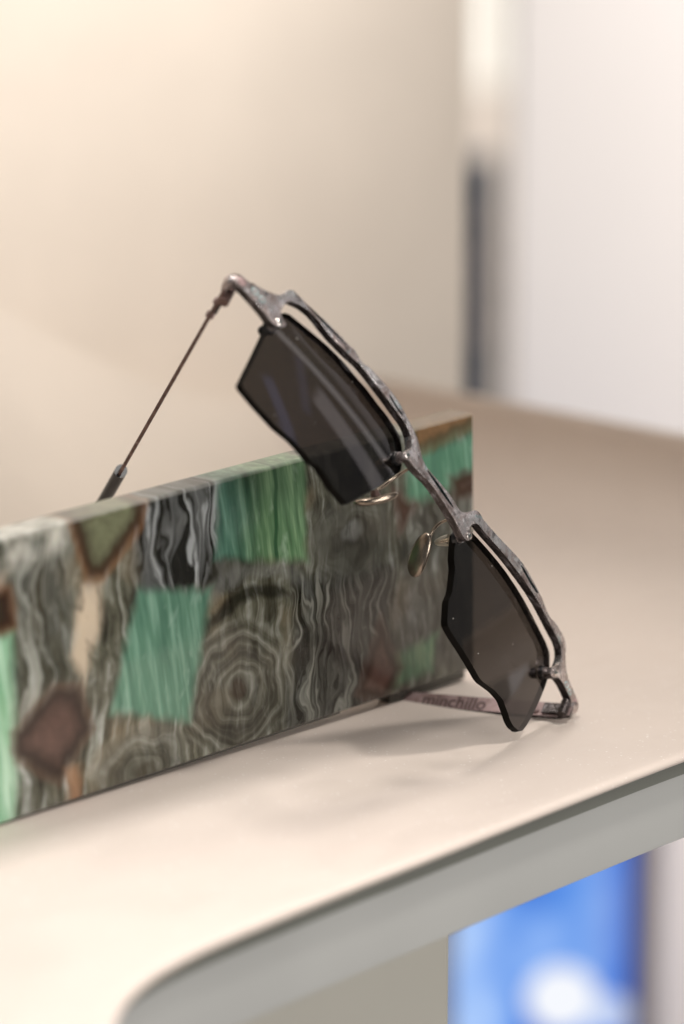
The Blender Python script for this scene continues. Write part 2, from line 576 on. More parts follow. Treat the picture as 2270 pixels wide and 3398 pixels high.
    brown([(132.0, 65.6), (160, 75), (160, 63.0), (148, 60.6), (133.0, 58.0)], (0.15, 0.085, 0.038), (0.06, 0.042, 0.018), (0.16, 0.15, 0.075), 2.8)
    brown([(126.8, 49.5), (133.0, 45.3), (128.6, 41.4)], (0.08, 0.04, 0.032), dk, (0.10, 0.06, 0.05), 1.5)
    brown([(146.8, 49.4), (160, 50.2), (160, 44.6), (148.6, 44.6)], (0.05, 0.03, 0.022), dk, (0.08, 0.06, 0.05), 1.6)
    rust = inside([(19.5, 8), (23.5, 8), (24.0, -2), (20.5, -2)], 1.6)
    col = t.mix(rust * 0.6, col, (0.36, 0.19, 0.10))
    # top edge: the light it catches put into the colour, and rougher
    top_light = t.ss(z - x * 0.0092 + (t.noise(P, 0.5, 3.0) - 0.5) * 0.5, 62.2, 62.9)
    col = t.mix(top_light * 0.22, col, (0.55, 0.53, 0.47))
    t.principled(col, top_light * 0.30 + 0.13, 0.0, Specular_IOR_Level=0.5, Subsurface_Weight=0.45, Subsurface_Radius=(1.0, 0.95, 0.85), Subsurface_Scale=0.0035)
    return t.mat


M_agate = m_agate()


# ------------------------------------------------------------------ mesh helpers
def link(name, me, parent=None, mats=(), smooth=False, label=None):
    o = bpy.data.objects.new(name, me)
    COL.objects.link(o)
    for m in mats:
        me.materials.append(m)
    if smooth:
        for p in me.polygons:
            p.use_smooth = True
    if parent:
        o.parent = parent
    if label:
        o['label'] = label
    return o


def bm_obj(name, bm, parent=None, mats=(), smooth=False, sharp=None, label=None):
    bmesh.ops.recalc_face_normals(bm, faces=bm.faces)
    if sharp is not None:
        for e in bm.edges:
            if len(e.link_faces) == 2 and e.calc_face_angle(0) > rad(sharp):
                e.smooth = False
    me = bpy.data.meshes.new(name)
    bm.to_mesh(me)
    bm.free()
    return link(name, me, parent, mats, smooth, label)


def chaikin(pts, n=1, closed=True, k=.25):
    for _ in range(n):
        out = []
        m = len(pts)
        for i in range(m if closed else m - 1):
            a, b = pts[i], pts[(i + 1) % m]
            out.append((a[0] * (1 - k) + b[0] * k, a[1] * (1 - k) + b[1] * k))
            out.append((a[0] * k + b[0] * (1 - k), a[1] * k + b[1] * (1 - k)))
        pts = out
    return pts


def tag(o, label, cat, group=None, kind=None):
    if label:
        o['label'] = label
    if cat:
        o['category'] = cat
    if group:
        o['group'] = group
    if kind:
        o['kind'] = kind
    return o


def add_box(bm, x0, x1, y0, y1, z0, z1, bevel=0.0, seg=2):
    r = bmesh.ops.create_cube(bm, size=1.0)
    vs = r['verts']
    for v in vs:
        v.co = Vector((x0 + (v.co.x + .5) * (x1 - x0), y0 + (v.co.y + .5) * (y1 - y0), z0 + (v.co.z + .5) * (z1 - z0)))
    if bevel:
        es = list({e for v in vs for e in v.link_edges})
        bmesh.ops.bevel(bm, geom=es, offset=bevel, segments=seg, profile=0.5, affect='EDGES')


def add_tube(bm, pts, radii, seg=14, caps=True, squash=None, upv=None):
    """swept tube; squash=(a,b) gives an elliptical section, upv fixes its long side"""
    pts = [Vector(p) for p in pts]
    rings = []
    prev = None
    for i, p in enumerate(pts):
        d = (pts[min(i + 1, len(pts) - 1)] - pts[max(i - 1, 0)]).normalized()
        if upv is not None:
            n = (Vector(upv) - d * Vector(upv).dot(d)).normalized()
        elif prev is None:
            n = d.orthogonal().normalized()
        else:
            n = (prev - d * prev.dot(d)).normalized()
        prev = n
        b = d.cross(n)
        r = radii[i] if isinstance(radii, (list, tuple)) else radii
        sa, sb = squash if squash else (1, 1)
        rings.append([bm.verts.new(p + n * (math.cos(2 * math.pi * k / seg) * r * sa) + b * (math.sin(2 * math.pi * k / seg) * r * sb)) for k in range(seg)])
    for a, b in zip(rings, rings[1:]):
        for k in range(seg):
            bm.faces.new((a[k], a[(k + 1) % seg], b[(k + 1) % seg], b[k]))
    if caps:
        bm.faces.new(rings[0][::-1])
        bm.faces.new(rings[-1])


def add_prism(bm, pts2d, fn0, fn1):
    a = [bm.verts.new(fn0(*p)) for p in pts2d]
    b = [bm.verts.new(fn1(*p)) for p in pts2d]
    n = len(a)
    bm.faces.new(a)
    bm.faces.new(b[::-1])
    for i in range(n):
        bm.faces.new((a[i], b[i], b[(i + 1) % n], a[(i + 1) % n]))


# ------------------------------------------------------------------ display shelf
shelf = bpy.data.objects.new('display_shelf', None)
COL.objects.link(shelf)
shelf.location = W(600, -600, 0)
shelf.rotation_euler = (0, 0, AZ)
tag(shelf, 'beige speckled metal display shelf with upturned end lip and grey front rail', 'shelf')


def L(s, q, z):
    """millimetres in the shelf frame -> metres local to the shelf Empty (x along S, y towards the back)"""
    return Vector(((s - 600) * .001, -(q + 600) * .001, z * .001))


# outline of the back and end lip (inner face of the lip), from the left back round the corner to the front right
BACKQ, ENDS, RC, RF, RF_BACK = -772.0, 801.0, 27.0, 25.0, 25.0
path = [(150.0, BACKQ, 0.0, 1.0)]
for s_ in range(250, 771, 40):
    path.append((float(s_), BACKQ, 0.0, 1.0))
for i in range(0, 13):
    a = math.pi / 2 * i / 12
    path.append((ENDS - RC + RC * math.sin(a), BACKQ + RC - RC * math.cos(a), math.sin(a), math.cos(a)))
for q_ in range(-740, -380, 30):
    path.append((ENDS, float(q_), 1.0, 0.0))
# outward of the deck: (+s at the end, -q at the back) -> inward normal = (-sin, +cos)
bm = bmesh.new()
prof = [(-2.4, 0.0), (-2.4, 25.0), (-2.0, 25.6), (-0.6, 25.6), (0.0, 25.0)]
for i in range(1, 13):
    a = math.pi / 2 * i / 12
    prof.append((RF - RF * math.cos(a), 25.0 - RF * math.sin(a)))
rows = []
for (s_, q_, nx, ny) in path:
    st_ = RF_BACK / RF + (1.0 - RF_BACK / RF) * (nx * nx)        # a much longer sweep along the back
    rows.append([bm.verts.new(L(s_ - nx * d * (st_ if d > 0 else 1), q_ + ny * d * (st_ if d > 0 else 1), z)) for d, z in prof])
for a, b in zip(rows, rows[1:]):
    for k in range(len(prof) - 1):
        bm.faces.new((a[k], b[k], b[k + 1], a[k + 1]))
inner = [r[-1] for r in rows]
# front outline, from the right end to the concave corner at the left
front = [(930, -488.5), (860, -488.5), (790, -488.4), (720, -488.2), (660, -488.0), (624, -487.8), (590, -486.4), (560, -484.8), (534, -483.2), (510, -482.0), (488, -480.6), (470, -479.2), (458, -477.8), (446, -475.2), (436, -471.4), (427, -466.2), (419.5, -459.6), (412, -450), (407, -439), (404, -426), (402.5, -410), (402, -390)]
front = front[1:] if front[0][0] > ENDS + 60 else front
front = [(min(a, ENDS - RF), b) for a, b in front]
front = [p for i, p in enumerate(front) if i == 0 or p != front[i - 1]]


def normals2(pl):
    out = []
    for i in range(len(pl)):
        a, b = pl[max(i - 1, 0)], pl[min(i + 1, len(pl) - 1)]
        dx, dy = b[0] - a[0], b[1] - a[1]
        l = math.hypot(dx, dy)
        out.append((dy / l, -dx / l))     # travelling towards -s, +q lies on this side
    return out


def dense(pl, k=4):
    out = []
    for i in range(len(pl) - 1):
        p0, p1, p2, p3 = pl[max(i - 1, 0)], pl[i], pl[i + 1], pl[min(i + 2, len(pl) - 1)]
        for j in range(k):
            t_ = j / k
            out.append(tuple(0.5 * (2 * p1[c] + (p2[c] - p0[c]) * t_ + (2 * p0[c] - 5 * p1[c] + 4 * p2[c] - p3[c]) * t_ ** 2 + (3 * p1[c] - p0[c] - 3 * p2[c] + p3[c]) * t_ ** 3) for c in (0, 1)))
    out.append(pl[-1])
    return out


front = dense(front, 4)
fn = normals2(front)
fprof = [(-4.0, 0.0), (-1.9, -0.03), (-1.1, -0.14), (-0.5, -0.42), (-0.1, -0.9), (0.0, -1.4), (-0.12, -1.8), (-0.5, -2.2)]
frows = []
for (s_, q_), (nx, ny) in zip(front, fn):
    frows.append([bm.verts.new(L(s_ + nx * d, q_ + ny * d, z)) for d, z in fprof])
for a, b in zip(frows, frows[1:]):
    for k in range(len(fprof) - 1):
        bm.faces.new((a[k], b[k], b[k + 1], a[k + 1]))
ends_ = [bm.verts.new(L(150, -390, 0))]
ring = [r[0] for r in frows] + ends_ + inner
# the deck sheet between the fillet and the rounded front edge
edges = []
for i in range(len(ring)):
    a, b = ring[i], ring[(i + 1) % len(ring)]
    e = bm.edges.get((a, b)) or bm.edges.new((a, b))
    edges.append(e)
bmesh.ops.triangle_fill(bm, edges=edges, use_beauty=True)
deck = bm_obj('deck', bm, shelf, [M_deck], smooth=True, sharp=50)

# front rail below the deck: undercut, then a plain face
bm = bmesh.new()
rprof = [(-0.8, -2.0), (-2.4, -2.7), (-4.0, -4.2), (-4.9, -6.2), (-5.15, -7.6), (-5.2, -9.0), (-5.2, -22.8), (-5.4, -23.5), (-6.2, -23.8), (-24.0, -23.9)]
rrows = []
for (s_, q_), (nx, ny) in zip(front, fn):
    rrows.append([bm.verts.new(L(s_ + nx * d, q_ + ny * d, z)) for d, z in rprof])
for a, b in zip(rrows, rrows[1:]):
    for k in range(len(rprof) - 1):
        bm.faces.new((a[k], b[k], b[k + 1], a[k + 1]))
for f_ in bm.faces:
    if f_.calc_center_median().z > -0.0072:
        f_.material_index = 1  # undercut gets the colour that stands in for shade
rail = bm_obj('front_rail', bm, shelf, [M_rail, M_undercut_shade], smooth=True, sharp=50, label='grey painted rail under the front edge')

# support below
bm = bmesh.new()
x0, x1 = L(470, 0, 0).x, L(580, 0, 0).x
add_box(bm, x0, x1, L(0, -520, 0).y, L(0, -720, 0).y, -0.5, -0.0245, 0.002)
bm_obj('support_box', bm, shelf, [M_support], label='olive grey support under the shelf')

# coved sweep between the deck and the back panel, its radius running out towards the corner
bm = bmesh.new()
crow = []
for i in range(0, 41):
    s_ = 150 + 622 * i / 40
    k = min(1.0, max(0.0, (772 - s_) / 190.0))
    R_ = 24.8 + 72.0 * k * k * (3 - 2 * k)
    rr = []
    for j in range(0, 25):
        a = math.pi / 2 * j / 24
        rr.append(bm.verts.new(L(s_, BACKQ + 0.3 + R_ - R_ * math.cos(a), R_ - R_ * math.sin(a) + 0.12 - 0.25 * (j / 24) ** 6)))
    crow.append(rr)
for a, b in zip(crow, crow[1:]):
    for k in range(24):
        bm.faces.new((a[k], b[k], b[k + 1], a[k + 1]))
bm_obj('cove', bm, shelf, [M_wall], smooth=True)

# ------------------------------------------------------------------ back panel
bm = bmesh.new()
add_box(bm, -0.52, 0.265, 0.0, 0.018, 0.0, 0.39, 0.0012)
bp = bm_obj('back_panel', bm, None, [M_wall], smooth=True, sharp=30)
bp.location = W(600, BACKQ + 0.5, -30)
bp.rotation_euler = (0, 0, AZ)
tag(bp, 'tall plain beige panel standing behind the shelf', 'panel')

# ------------------------------------------------------------------ marbled slab
bm = bmesh.new()
add_box(bm, -0.028, 0.1548, 0.0, 0.0078, 0.0, 0.0632, 0.0007, 3)
for v in bm.verts:                       # the slab grows a little towards its right end
    v.co.z *= 1.0 + 0.0225 * max(0.0, v.co.x) / 0.155
slab = bm_obj('marbled_slab', bm, None, [M_agate], smooth=True, sharp=40)
slab.location = W(480, -562.2, 0.5)
slab.rotation_euler = (0, -math.atan(0.0190), AZ)
for xa, xb in ((-0.027, 0.109), (0.1265, 0.1535)):  # dark strips added in place of the shadow in the gap
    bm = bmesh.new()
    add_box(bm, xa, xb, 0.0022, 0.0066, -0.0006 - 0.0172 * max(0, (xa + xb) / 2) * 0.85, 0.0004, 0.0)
    bm_obj('gap_shade_strip', bm, slab, [M_gap_shade], label='thin dark strip standing in for the shadow under the slab')
tag(slab, 'upright polished slab of green, grey and brown marbled stone on the shelf', 'display slab')

# ------------------------------------------------------------------ sunglasses
BAR = [[-71.13, 3.0], [-68.53, 3.1], [-67.43, 2.4], [-65.11, 1.99], [-61.91, 0.48], [-60.87, -0.26], [-60.13, -1.82], [-59.79, -3.07], [-59.16, -3.91], [-58.3, -4.27], [-54.52, -3.84], [-50.06, -4.2], [-43.88, -4.29], [-40.02, -4.06], [-39.03, -4.55], [-36.18, -3.41], [-35.15, -3.24], [-33.42, -3.98], [-26.74, -4.0], [-22.65, -3.61], [-18.13, -1.95], [-13.98, -0.53], [-11.2, 1.75], [-9.78, 3.01], [-7.51, 3.61], [-0.4, 3.16], [2.6, 3.24], [4.95, 3.67], [6.91, 3.61], [8.42, 2.1], [9.99, -0.05], [10.6, -0.85], [12.06, -1.41], [14.26, -1.03], [21.3, -2.07], [26.73, -3.29], [31.17, -4.22], [35.27, -4.21], [42.55, -3.85], [44.85, -3.14], [48.27, -2.73], [51.39, -3.81], [55.63, -4.1], [58.1, -3.54], [59.21, -1.95], [60.46, -0.2], [63.14, 1.73], [66.4, 2.01], [69.93, 1.96], [72.01, 2.22], [72.51, 3.01], [71.6, 4.28], [69.95, 4.98], [68.71, 4.6], [65.59, 4.56], [62.25, 4.64], [59.97, 5.37], [58.75, 6.84], [57.36, 7.59], [56.29, 7.25], [56.05, 6.22], [57.05, 4.76], [58.17, 3.68], [58.53, 1.67], [57.74, -0.52], [55.24, -1.64], [51.31, -1.46], [47.25, -1.64], [40.65, -1.88], [31.57, -1.04], [24.31, -0.2], [14.88, 1.33], [12.9, 1.32], [11.55, 2.75], [11.08, 4.0], [11.44, 4.82], [12.66, 5.0], [13.09, 6.15], [12.23, 7.68], [10.78, 8.22], [7.24, 7.3], [4.05, 6.82], [0.55, 6.35], [-4.82, 5.77], [-8.66, 6.53], [-11.24, 6.63], [-12.86, 6.27], [-13.95, 6.85], [-15.02, 7.23], [-15.51, 6.54], [-15.11, 5.35], [-14.13, 4.38], [-13.91, 3.07], [-14.93, 1.61], [-15.75, 0.74], [-18.02, -0.46], [-21.24, -0.73], [-25.12, -1.32], [-28.82, -1.7], [-32.51, -2.19], [-36.02, -2.47], [-39.12, -2.05], [-42.66, -2.0], [-46.22, -2.13], [-51.11, -3.14], [-54.32, -2.83], [-56.37, -1.97], [-58.28, -1.05], [-58.91, 0.59], [-59.02, 2.11], [-58.88, 3.58], [-57.86, 4.56], [-56.65, 4.75], [-56.39, 5.49], [-57.06, 6.65], [-58.57, 7.36], [-60.24, 7.34], [-62.25, 6.75], [-66.91, 6.01], [-68.95, 5.83], [-70.56, 6.14], [-71.51, 5.79], [-71.78, 4.25]]
SLOTS = [[[-54.55, -3.71], [-54.0, -4.16], [-50.03, -3.93], [-50.23, -3.53]], [[-25.95, -2.48], [-25.3, -2.93], [-22.64, -2.11], [-19.81, -1.66], [-20.0, -1.17], [-22.77, -1.49]], [[-7.64, 4.24], [-6.83, 3.73], [-0.94, 4.0], [4.07, 4.64], [3.85, 5.15], [-1.34, 5.07]], [[31.04, -3.0], [31.89, -3.64], [36.63, -3.46], [40.8, -3.61], [40.46, -2.88], [36.38, -2.62]]]
LENSU = [[-56.03, -0.49], [-54.71, -1.31], [-52.35, -1.57], [-47.67, -2.14], [-42.85, -2.66], [-37.47, -2.74], [-32.91, -2.22], [-28.97, -2.06], [-25.02, -1.42], [-21.19, -1.16], [-18.27, -0.59], [-15.76, 0.19], [-14.19, 2.0], [-12.59, 4.27], [-11.66, 7.89], [-13.46, 11.43], [-15.12, 15.79], [-16.73, 19.11], [-19.45, 24.64], [-20.63, 26.94], [-23.06, 26.89], [-25.99, 26.85], [-27.64, 26.34], [-31.57, 25.45], [-33.78, 26.16], [-36.73, 25.75], [-40.22, 25.58], [-45.01, 26.19], [-52.05, 25.61], [-57.2, 24.72], [-57.36, 20.79], [-57.53, 14.68], [-57.68, 8.39], [-57.65, 4.16], [-57.26, 1.65]]
LENSL = [[15.06, 1.07], [17.3, 0.54], [21.65, -0.2], [26.89, -1.02], [30.67, -1.48], [36.64, -1.82], [40.85, -1.89], [50.44, -1.38], [54.12, -1.31], [56.88, -0.83], [57.58, -0.22], [59.13, 1.91], [60.2, 5.4], [60.21, 10.76], [59.77, 17.46], [59.19, 21.07], [58.58, 23.17], [57.32, 24.25], [55.01, 25.18], [52.81, 25.25], [50.7, 24.66], [47.24, 23.92], [43.48, 24.7], [37.49, 27.02], [32.71, 26.8], [28.28, 26.63], [22.92, 26.6], [19.76, 26.18], [16.98, 21.39], [17.0, 18.98], [14.8, 13.48], [12.98, 11.46], [10.77, 6.3], [11.67, 3.73], [13.32, 1.9]]

SLOTS[0] = [[-54.55, -3.71], [-53.9, -4.10], [-47.34, -3.98], [-41.27, -3.80], [-41.44, -3.40], [-47.47, -3.29], [-50.36, -3.35]]
SG = bpy.data.objects.new('sunglasses', None)
COL.objects.link(SG)
ROT = Matrix(((0.55055, 0.32901, 0.76723), (0.29806, 0.78101, -0.54881), (-0.77978, 0.53083, 0.33192)))
ROT = ROT.to_quaternion().to_matrix()
SG.matrix_world = Matrix.Translation((0.0248, 0.7942, 0.0634)) @ ROT.to_4x4()
tag(SG, 'semi-rimless sunglasses with patinated metal brow bar straddling the marbled slab', 'sunglasses')


def G(u, v, n):
    """glasses coordinates in mm: u to the wearer's side, v down, n forward"""
    return Vector((u, -v, n)) * .001


def nb(u):
    return -0.0018 * u * u


# ---- brow bar with engraved slots
def make_bar():
    bm = bmesh.new()
    out = chaikin([tuple(p) for p in BAR], 1)
    T = 2.1
    vo = [bm.verts.new((u, v, 0)) for u, v in out]
    es = [bm.edges.new((vo[i], vo[(i + 1) % len(vo)])) for i in range(len(vo))]
    hol = []
    for sl in SLOTS:
        sp = chaikin([tuple(p) for p in sl], 1)
        hv = [bm.verts.new((u, v, 0)) for u, v in sp]
        he = [bm.edges.new((hv[i], hv[(i + 1) % len(hv)])) for i in range(len(hv))]
        hol.append((hv, he))
        es += he
    bmesh.ops.triangle_fill(bm, edges=es, use_beauty=True)
    for hv, he in hol:                       # slot walls and floors
        lo = [bm.verts.new((v.co.x, v.co.y, -0.75)) for v in hv]
        for i in range(len(hv)):
            j = (i + 1) % len(hv)
            f = bm.faces.new((hv[i], hv[j], lo[j], lo[i]))
            f.material_index = 1
        f = bm.faces.new(lo)
        f.material_index = 1
    lo = [bm.verts.new((v.co.x, v.co.y, -T)) for v in vo]
    be = [bm.edges.new((lo[i], lo[(i + 1) % len(lo)])) for i in range(len(lo))]
    for i in range(len(vo)):
        j = (i + 1) % len(vo)
        bm.faces.new((vo[i], vo[j], lo[j], lo[i]))
    bmesh.ops.triangle_fill(bm, edges=be, use_beauty=True)
    bmesh.ops.recalc_face_normals(bm, faces=bm.faces)
    rim = [e for e in bm.edges if len(e.link_faces) == 2 and e.calc_face_angle(0) > rad(60) and all(v.co.z > -0.01 for v in e.verts)
           and any(abs(f.normal.z) < .3 and f.material_index == 0 for f in e.link_faces)]
    bmesh.ops.bevel(bm, geom=rim, offset=0.22, segments=2, profile=0.5, affect='EDGES', clamp_overlap=True)
    for f in bm.faces:
        if f.material_index == 0 and (abs(f.normal.z) < .3 or f.calc_center_median().z < -1.5):
            f.material_index = 2 if abs(f.normal.x) < .72 else 0  # sides and back take the metal darkened for shade
    for v in bm.verts:
        u, vv, n = v.co
        v.co = G(u, vv, n + nb(u))
    return bm_obj('brow_bar', bm, SG, [M_patina, M_groove, M_barside], smooth=True, sharp=38)


bar = make_bar()


def axis_cyl(bm, u, v, n0, n1, r, seg=20, r1=None):
    sl = -0.0036 * u          # follow the wrap of the front
    d = Vector((-sl, 0, 1)).normalized()
    pts, rs = [], []
    for n, rr in ((n0, r), (n1, r if r1 is None else r1)):
        pts.append(G(u + d.x * (n - nb(u)), v, n))
        rs.append(rr * .001)
    add_tube(bm, pts, rs, seg)


SCREWS = [(-58.17, 5.87), (-14.3, 5.95), (11.85, 6.45), (58.1, 5.55)]
for (u, v) in SCREWS:
    n = nb(u)
    bm = bmesh.new()
    axis_cyl(bm, u, v, n - 2.0, n - 2.75, 1.25)
    bm_obj('lug', bm, SG, [M_patina], smooth=True, sharp=40)
    bm = bmesh.new()
    axis_cyl(bm, u, v, n - 2.75, n - 3.75, 1.5, r1=1.75)
    bm_obj('spacer', bm, SG, [M_black], smooth=True, sharp=40)
    # screw: flat head with a cross recess, shaft through the lens
    bm = bmesh.new()
    axis_cyl(bm, u, v, n - 0.2, n + 0.22, 0.88, 24)
    axis_cyl(bm, u, v, n + 0.22, n + 0.34, 0.88, 24, 0.62)
    axis_cyl(bm, u, v, n - 5.0, n - (8.4 if abs(u) < 30 else 6.2), 0.42, 12)
    sc = bm_obj('screw', bm, SG, [M_screw], smooth=True, sharp=30)
    bm = bmesh.new()
    for a in (0.4, 0.4 + math.pi / 2):
        r = bmesh.ops.create_cube(bm, size=1.0)
        M = Matrix.Translation(G(u, v, n + 0.36)) @ Matrix.Rotation(a, 4, 'Z') @ Matrix.Diagonal((0.00095, 0.0002, 0.00012, 1))
        bmesh.ops.transform(bm, matrix=M, verts=r['verts'])
    bm_obj('cross_recess', bm, sc, [M_groove])
    # clear bushing behind the lens
    bm = bmesh.new()
    sl = -0.0036 * u
    d = Vector((-sl, 0, 1)).normalized()
    pr = [(-5.35, 0.9), (-5.5, 1.35), (-6.0, 1.4), (-7.6, 1.15), (-8.9, 0.85), (-9.4, 0.5), (-9.5, 0.1)]
    if abs(u) > 30:
        pr = [(-5.35, 1.1), (-5.5, 1.3), (-6.0, 1.25), (-6.4, .8), (-6.5, .1)]
    add_tube(bm, [G(u + d.x * k, v, n + k) for k, _ in pr], [r_ * .001 for _, r_ in pr], 20)
    bm_obj('bushing', bm, SG, [M_clear if abs(u) < 30 else M_black], smooth=True, sharp=40)

# ---- studs on the end pieces
for (u, v, a, r0, r1) in ((-66.4, 3.95, .2, .95, .6), (-64.1, 4.3, .2, .85, .6), (64.4, 3.55, -.1, .9, .6), (66.7, 3.7, -.1, .9, .55), (70.7, 3.4, 0, 1.15, .95), (-70.1, 4.4, 0, 1.2, 1.05)):
    n = nb(u)
    bm = bmesh.new()
    rings = []
    big = r0 > 1.1
    for rr, h in ((1.0, -0.1), (1.0, .10), (.86, .22), (.45, .30 if big else .20), (.0, .34 if big else .15)) if big else ((.6, -0.1), (.6, .10), (.5, .16), (.25, .20), (.0, .22)):
        ring_ = []
        for k in range(20):
            t_ = 2 * math.pi * k / 20
            x_, y_ = math.cos(t_) * r0 * rr, math.sin(t_) * r1 * rr
            uu, vv = u + x_ * math.cos(a) - y_ * math.sin(a), v + x_ * math.sin(a) + y_ * math.cos(a)
            ring_.append(bm.verts.new(G(uu, vv, nb(uu) + h)))
        rings.append(ring_)
    for p_, q_ in zip(rings, rings[1:]):
        for k in range(20):
            bm.faces.new((p_[k], p_[(k + 1) % 20], q_[(k + 1) % 20], q_[k]))
    bmesh.ops.remove_doubles(bm, verts=bm.verts, dist=1e-6)
    st = bm_obj('stud', bm, SG, [M_copper], smooth=True)
    if not big:                              # ring of verdigris round the small studs
        bm = bmesh.new()
        rg = []
        for rr, h in ((1.75, .03), (1.62, .12), (1.2, .12), (1.0, .05)):
            rg.append([])
            for k in range(20):
                t_ = 2 * math.pi * k / 20
                x_, y_ = math.cos(t_) * r0 * rr * .62, math.sin(t_) * r1 * rr * .75
                uu, vv = u + x_ * math.cos(a) - y_ * math.sin(a), v + x_ * math.sin(a) + y_ * math.cos(a)
                rg[-1].append(bm.verts.new(G(uu, vv, nb(uu) + h)))
        for p_, q_ in zip(rg, rg[1:]):
            for k in range(20):
                bm.faces.new((p_[k], p_[(k + 1) % 20], q_[(k + 1) % 20], q_[k]))
        bm_obj('stud_ring', bm, st, [M_verd], smooth=True)


# ---- lenses
def make_lens(outline):
    bm = bmesh.new()
    out = chaikin([tuple(p) for p in outline], 1, True, .13)
    f = bm.faces.new([bm.verts.new((u, v, 0)) for u, v in out])
    us = [p[0] for p in out]
    vs = [p[1] for p in out]
    uc = (min(us) + max(us)) / 2
    vc = 12.5
    k = math.ceil(min(us))
    while k < max(us):
        bmesh.ops.bisect_plane(bm, geom=bm.verts[:] + bm.edges[:] + bm.faces[:], plane_co=(k + .013, 0, 0), plane_no=(1, 0, 0))
        k += 2.0
    k = math.ceil(min(vs))
    while k < max(vs):
        bmesh.ops.bisect_plane(bm, geom=bm.verts[:] + bm.edges[:] + bm.faces[:], plane_co=(0, k + .017, 0), plane_no=(0, 1, 0))
        k += 2.0
    bmesh.ops.recalc_face_normals(bm, faces=bm.faces)
    if bm.faces[:][0].normal.z < 0:
        bmesh.ops.reverse_faces(bm, faces=bm.faces)
    front_f = bm.faces[:]
    bound = [e for e in bm.edges if len(e.link_faces) == 1]
    dup = bmesh.ops.duplicate(bm, geom=bm.verts[:] + bm.edges[:] + bm.faces[:])
    vmap = dup['vert_map']
    back_f = [g for g in dup['geom'] if isinstance(g, bmesh.types.BMFace)]
    back_v = {g for g in dup['geom'] if isinstance(g, bmesh.types.BMVert)}
    sides = []
    for e in bound:
        a, b = e.verts
        sides.append(bm.faces.new((a, b, vmap[b], vmap[a])))
    for f_ in back_f:
        f_.material_index = 1
    for f_ in sides:
        f_.material_index = 2
    for v in bm.verts:
        u, vv, _ = v.co
        n = -3.2 - 0.0018 * u * u - 0.0022 * (vv - vc) ** 2 + 0.1
        if v in back_v:
            n -= 1.9
        v.co = G(u, vv, n)
    bmesh.ops.recalc_face_normals(bm, faces=bm.faces)
    sset = set(sides)
    for f_ in sides:
        for e in f_.edges:
            if any(g not in sset for g in e.link_faces):
                e.smooth = False
            elif e.calc_face_angle(0) > rad(24):
                e.smooth = False
    return bm_obj('lens', bm, SG, [M_lens, M_lensback, M_lensedge], smooth=True)


make_lens(LENSU)
make_lens(LENSL)

# ---- nose pads on wire arms
for sg in (-1, 1):
    bm = bmesh.new()
    ctrl = [(8.9, 3.6, -1.6), (8.6, 3.2, -3.6), (8.3, 3.4, -6.2), (8.3, 4.6, -8.0), (8.8, 6.6, -9.2), (9.5, 8.8, -9.7), (10.1, 10.6, -10.3)]
    pl = []
    for i in range(len(ctrl) - 1):
        for j in range(5):
            t_ = j / 5
            p0, p1, p2, p3 = ctrl[max(i - 1, 0)], ctrl[i], ctrl[i + 1], ctrl[min(i + 2, len(ctrl) - 1)]
            pl.append(tuple(0.5 * (2 * p1[c] + (p2[c] - p0[c]) * t_ + (2 * p0[c] - 5 * p1[c] + 4 * p2[c] - p3[c]) * t_ ** 2 + (3 * p1[c] - p0[c] - 3 * p2[c] + p3[c]) * t_ ** 3) for c in (0, 1, 2)))
    pl.append(ctrl[-1])
    add_tube(bm, [G(sg * u, v, n) for u, v, n in pl], 0.00042, 12, squash=(1.25, 0.8))
    arm = bm_obj('pad_arm', bm, SG, [M_bronze], smooth=True, sharp=50)
    # pad: flattened bean
    axl = Vector((5.6, 6.9, -5.6)).normalized()
    nrm = Vector((-0.79, 0.61, -0.03))
    nrm = (nrm - axl * nrm.dot(axl)).normalized()
    wid = axl.cross(nrm)
    c0 = Vector((9.0, 12.6, -10.3))
    bm = bmesh.new()
    r = bmesh.ops.create_uvsphere(bm, u_segments=28, v_segments=18, radius=1.0)
    for v in bm.verts:
        a_, b_, c_ = v.co.z, v.co.x, v.co.y
        sgn = lambda x: math.copysign(abs(x) ** 0.86, x)
        p = c0 + axl * (5.4 * sgn(a_)) + wid * (2.65 * b_ * (1 + .12 * a_)) + nrm * (1.0 * math.copysign(abs(c_) ** 0.7, c_) - 0.55 * (a_ * a_))
        v.co = G(sg * p.x, p.y, p.z)
    bm_obj('nose_pad', bm, arm, [M_bronze], smooth=True)
    bm = bmesh.new()
    p1 = c0 - nrm * 0.6
    p2 = c0 - nrm * 2.4
    add_tube(bm, [G(sg * p.x, p.y, p.z) for p in (p1, p2)], [0.0013, 0.0009], 14)
    bm_obj('pad_box', bm, arm, [M_brown], smooth=True, sharp=40)


# ---- temples
def frame_for(sg, al):
    tdir = Vector((-sg * math.sin(al), 0, -math.cos(al)))
    side = Vector((sg * math.cos(al), 0, -math.sin(al)))      # outward of the blade
    return tdir, side


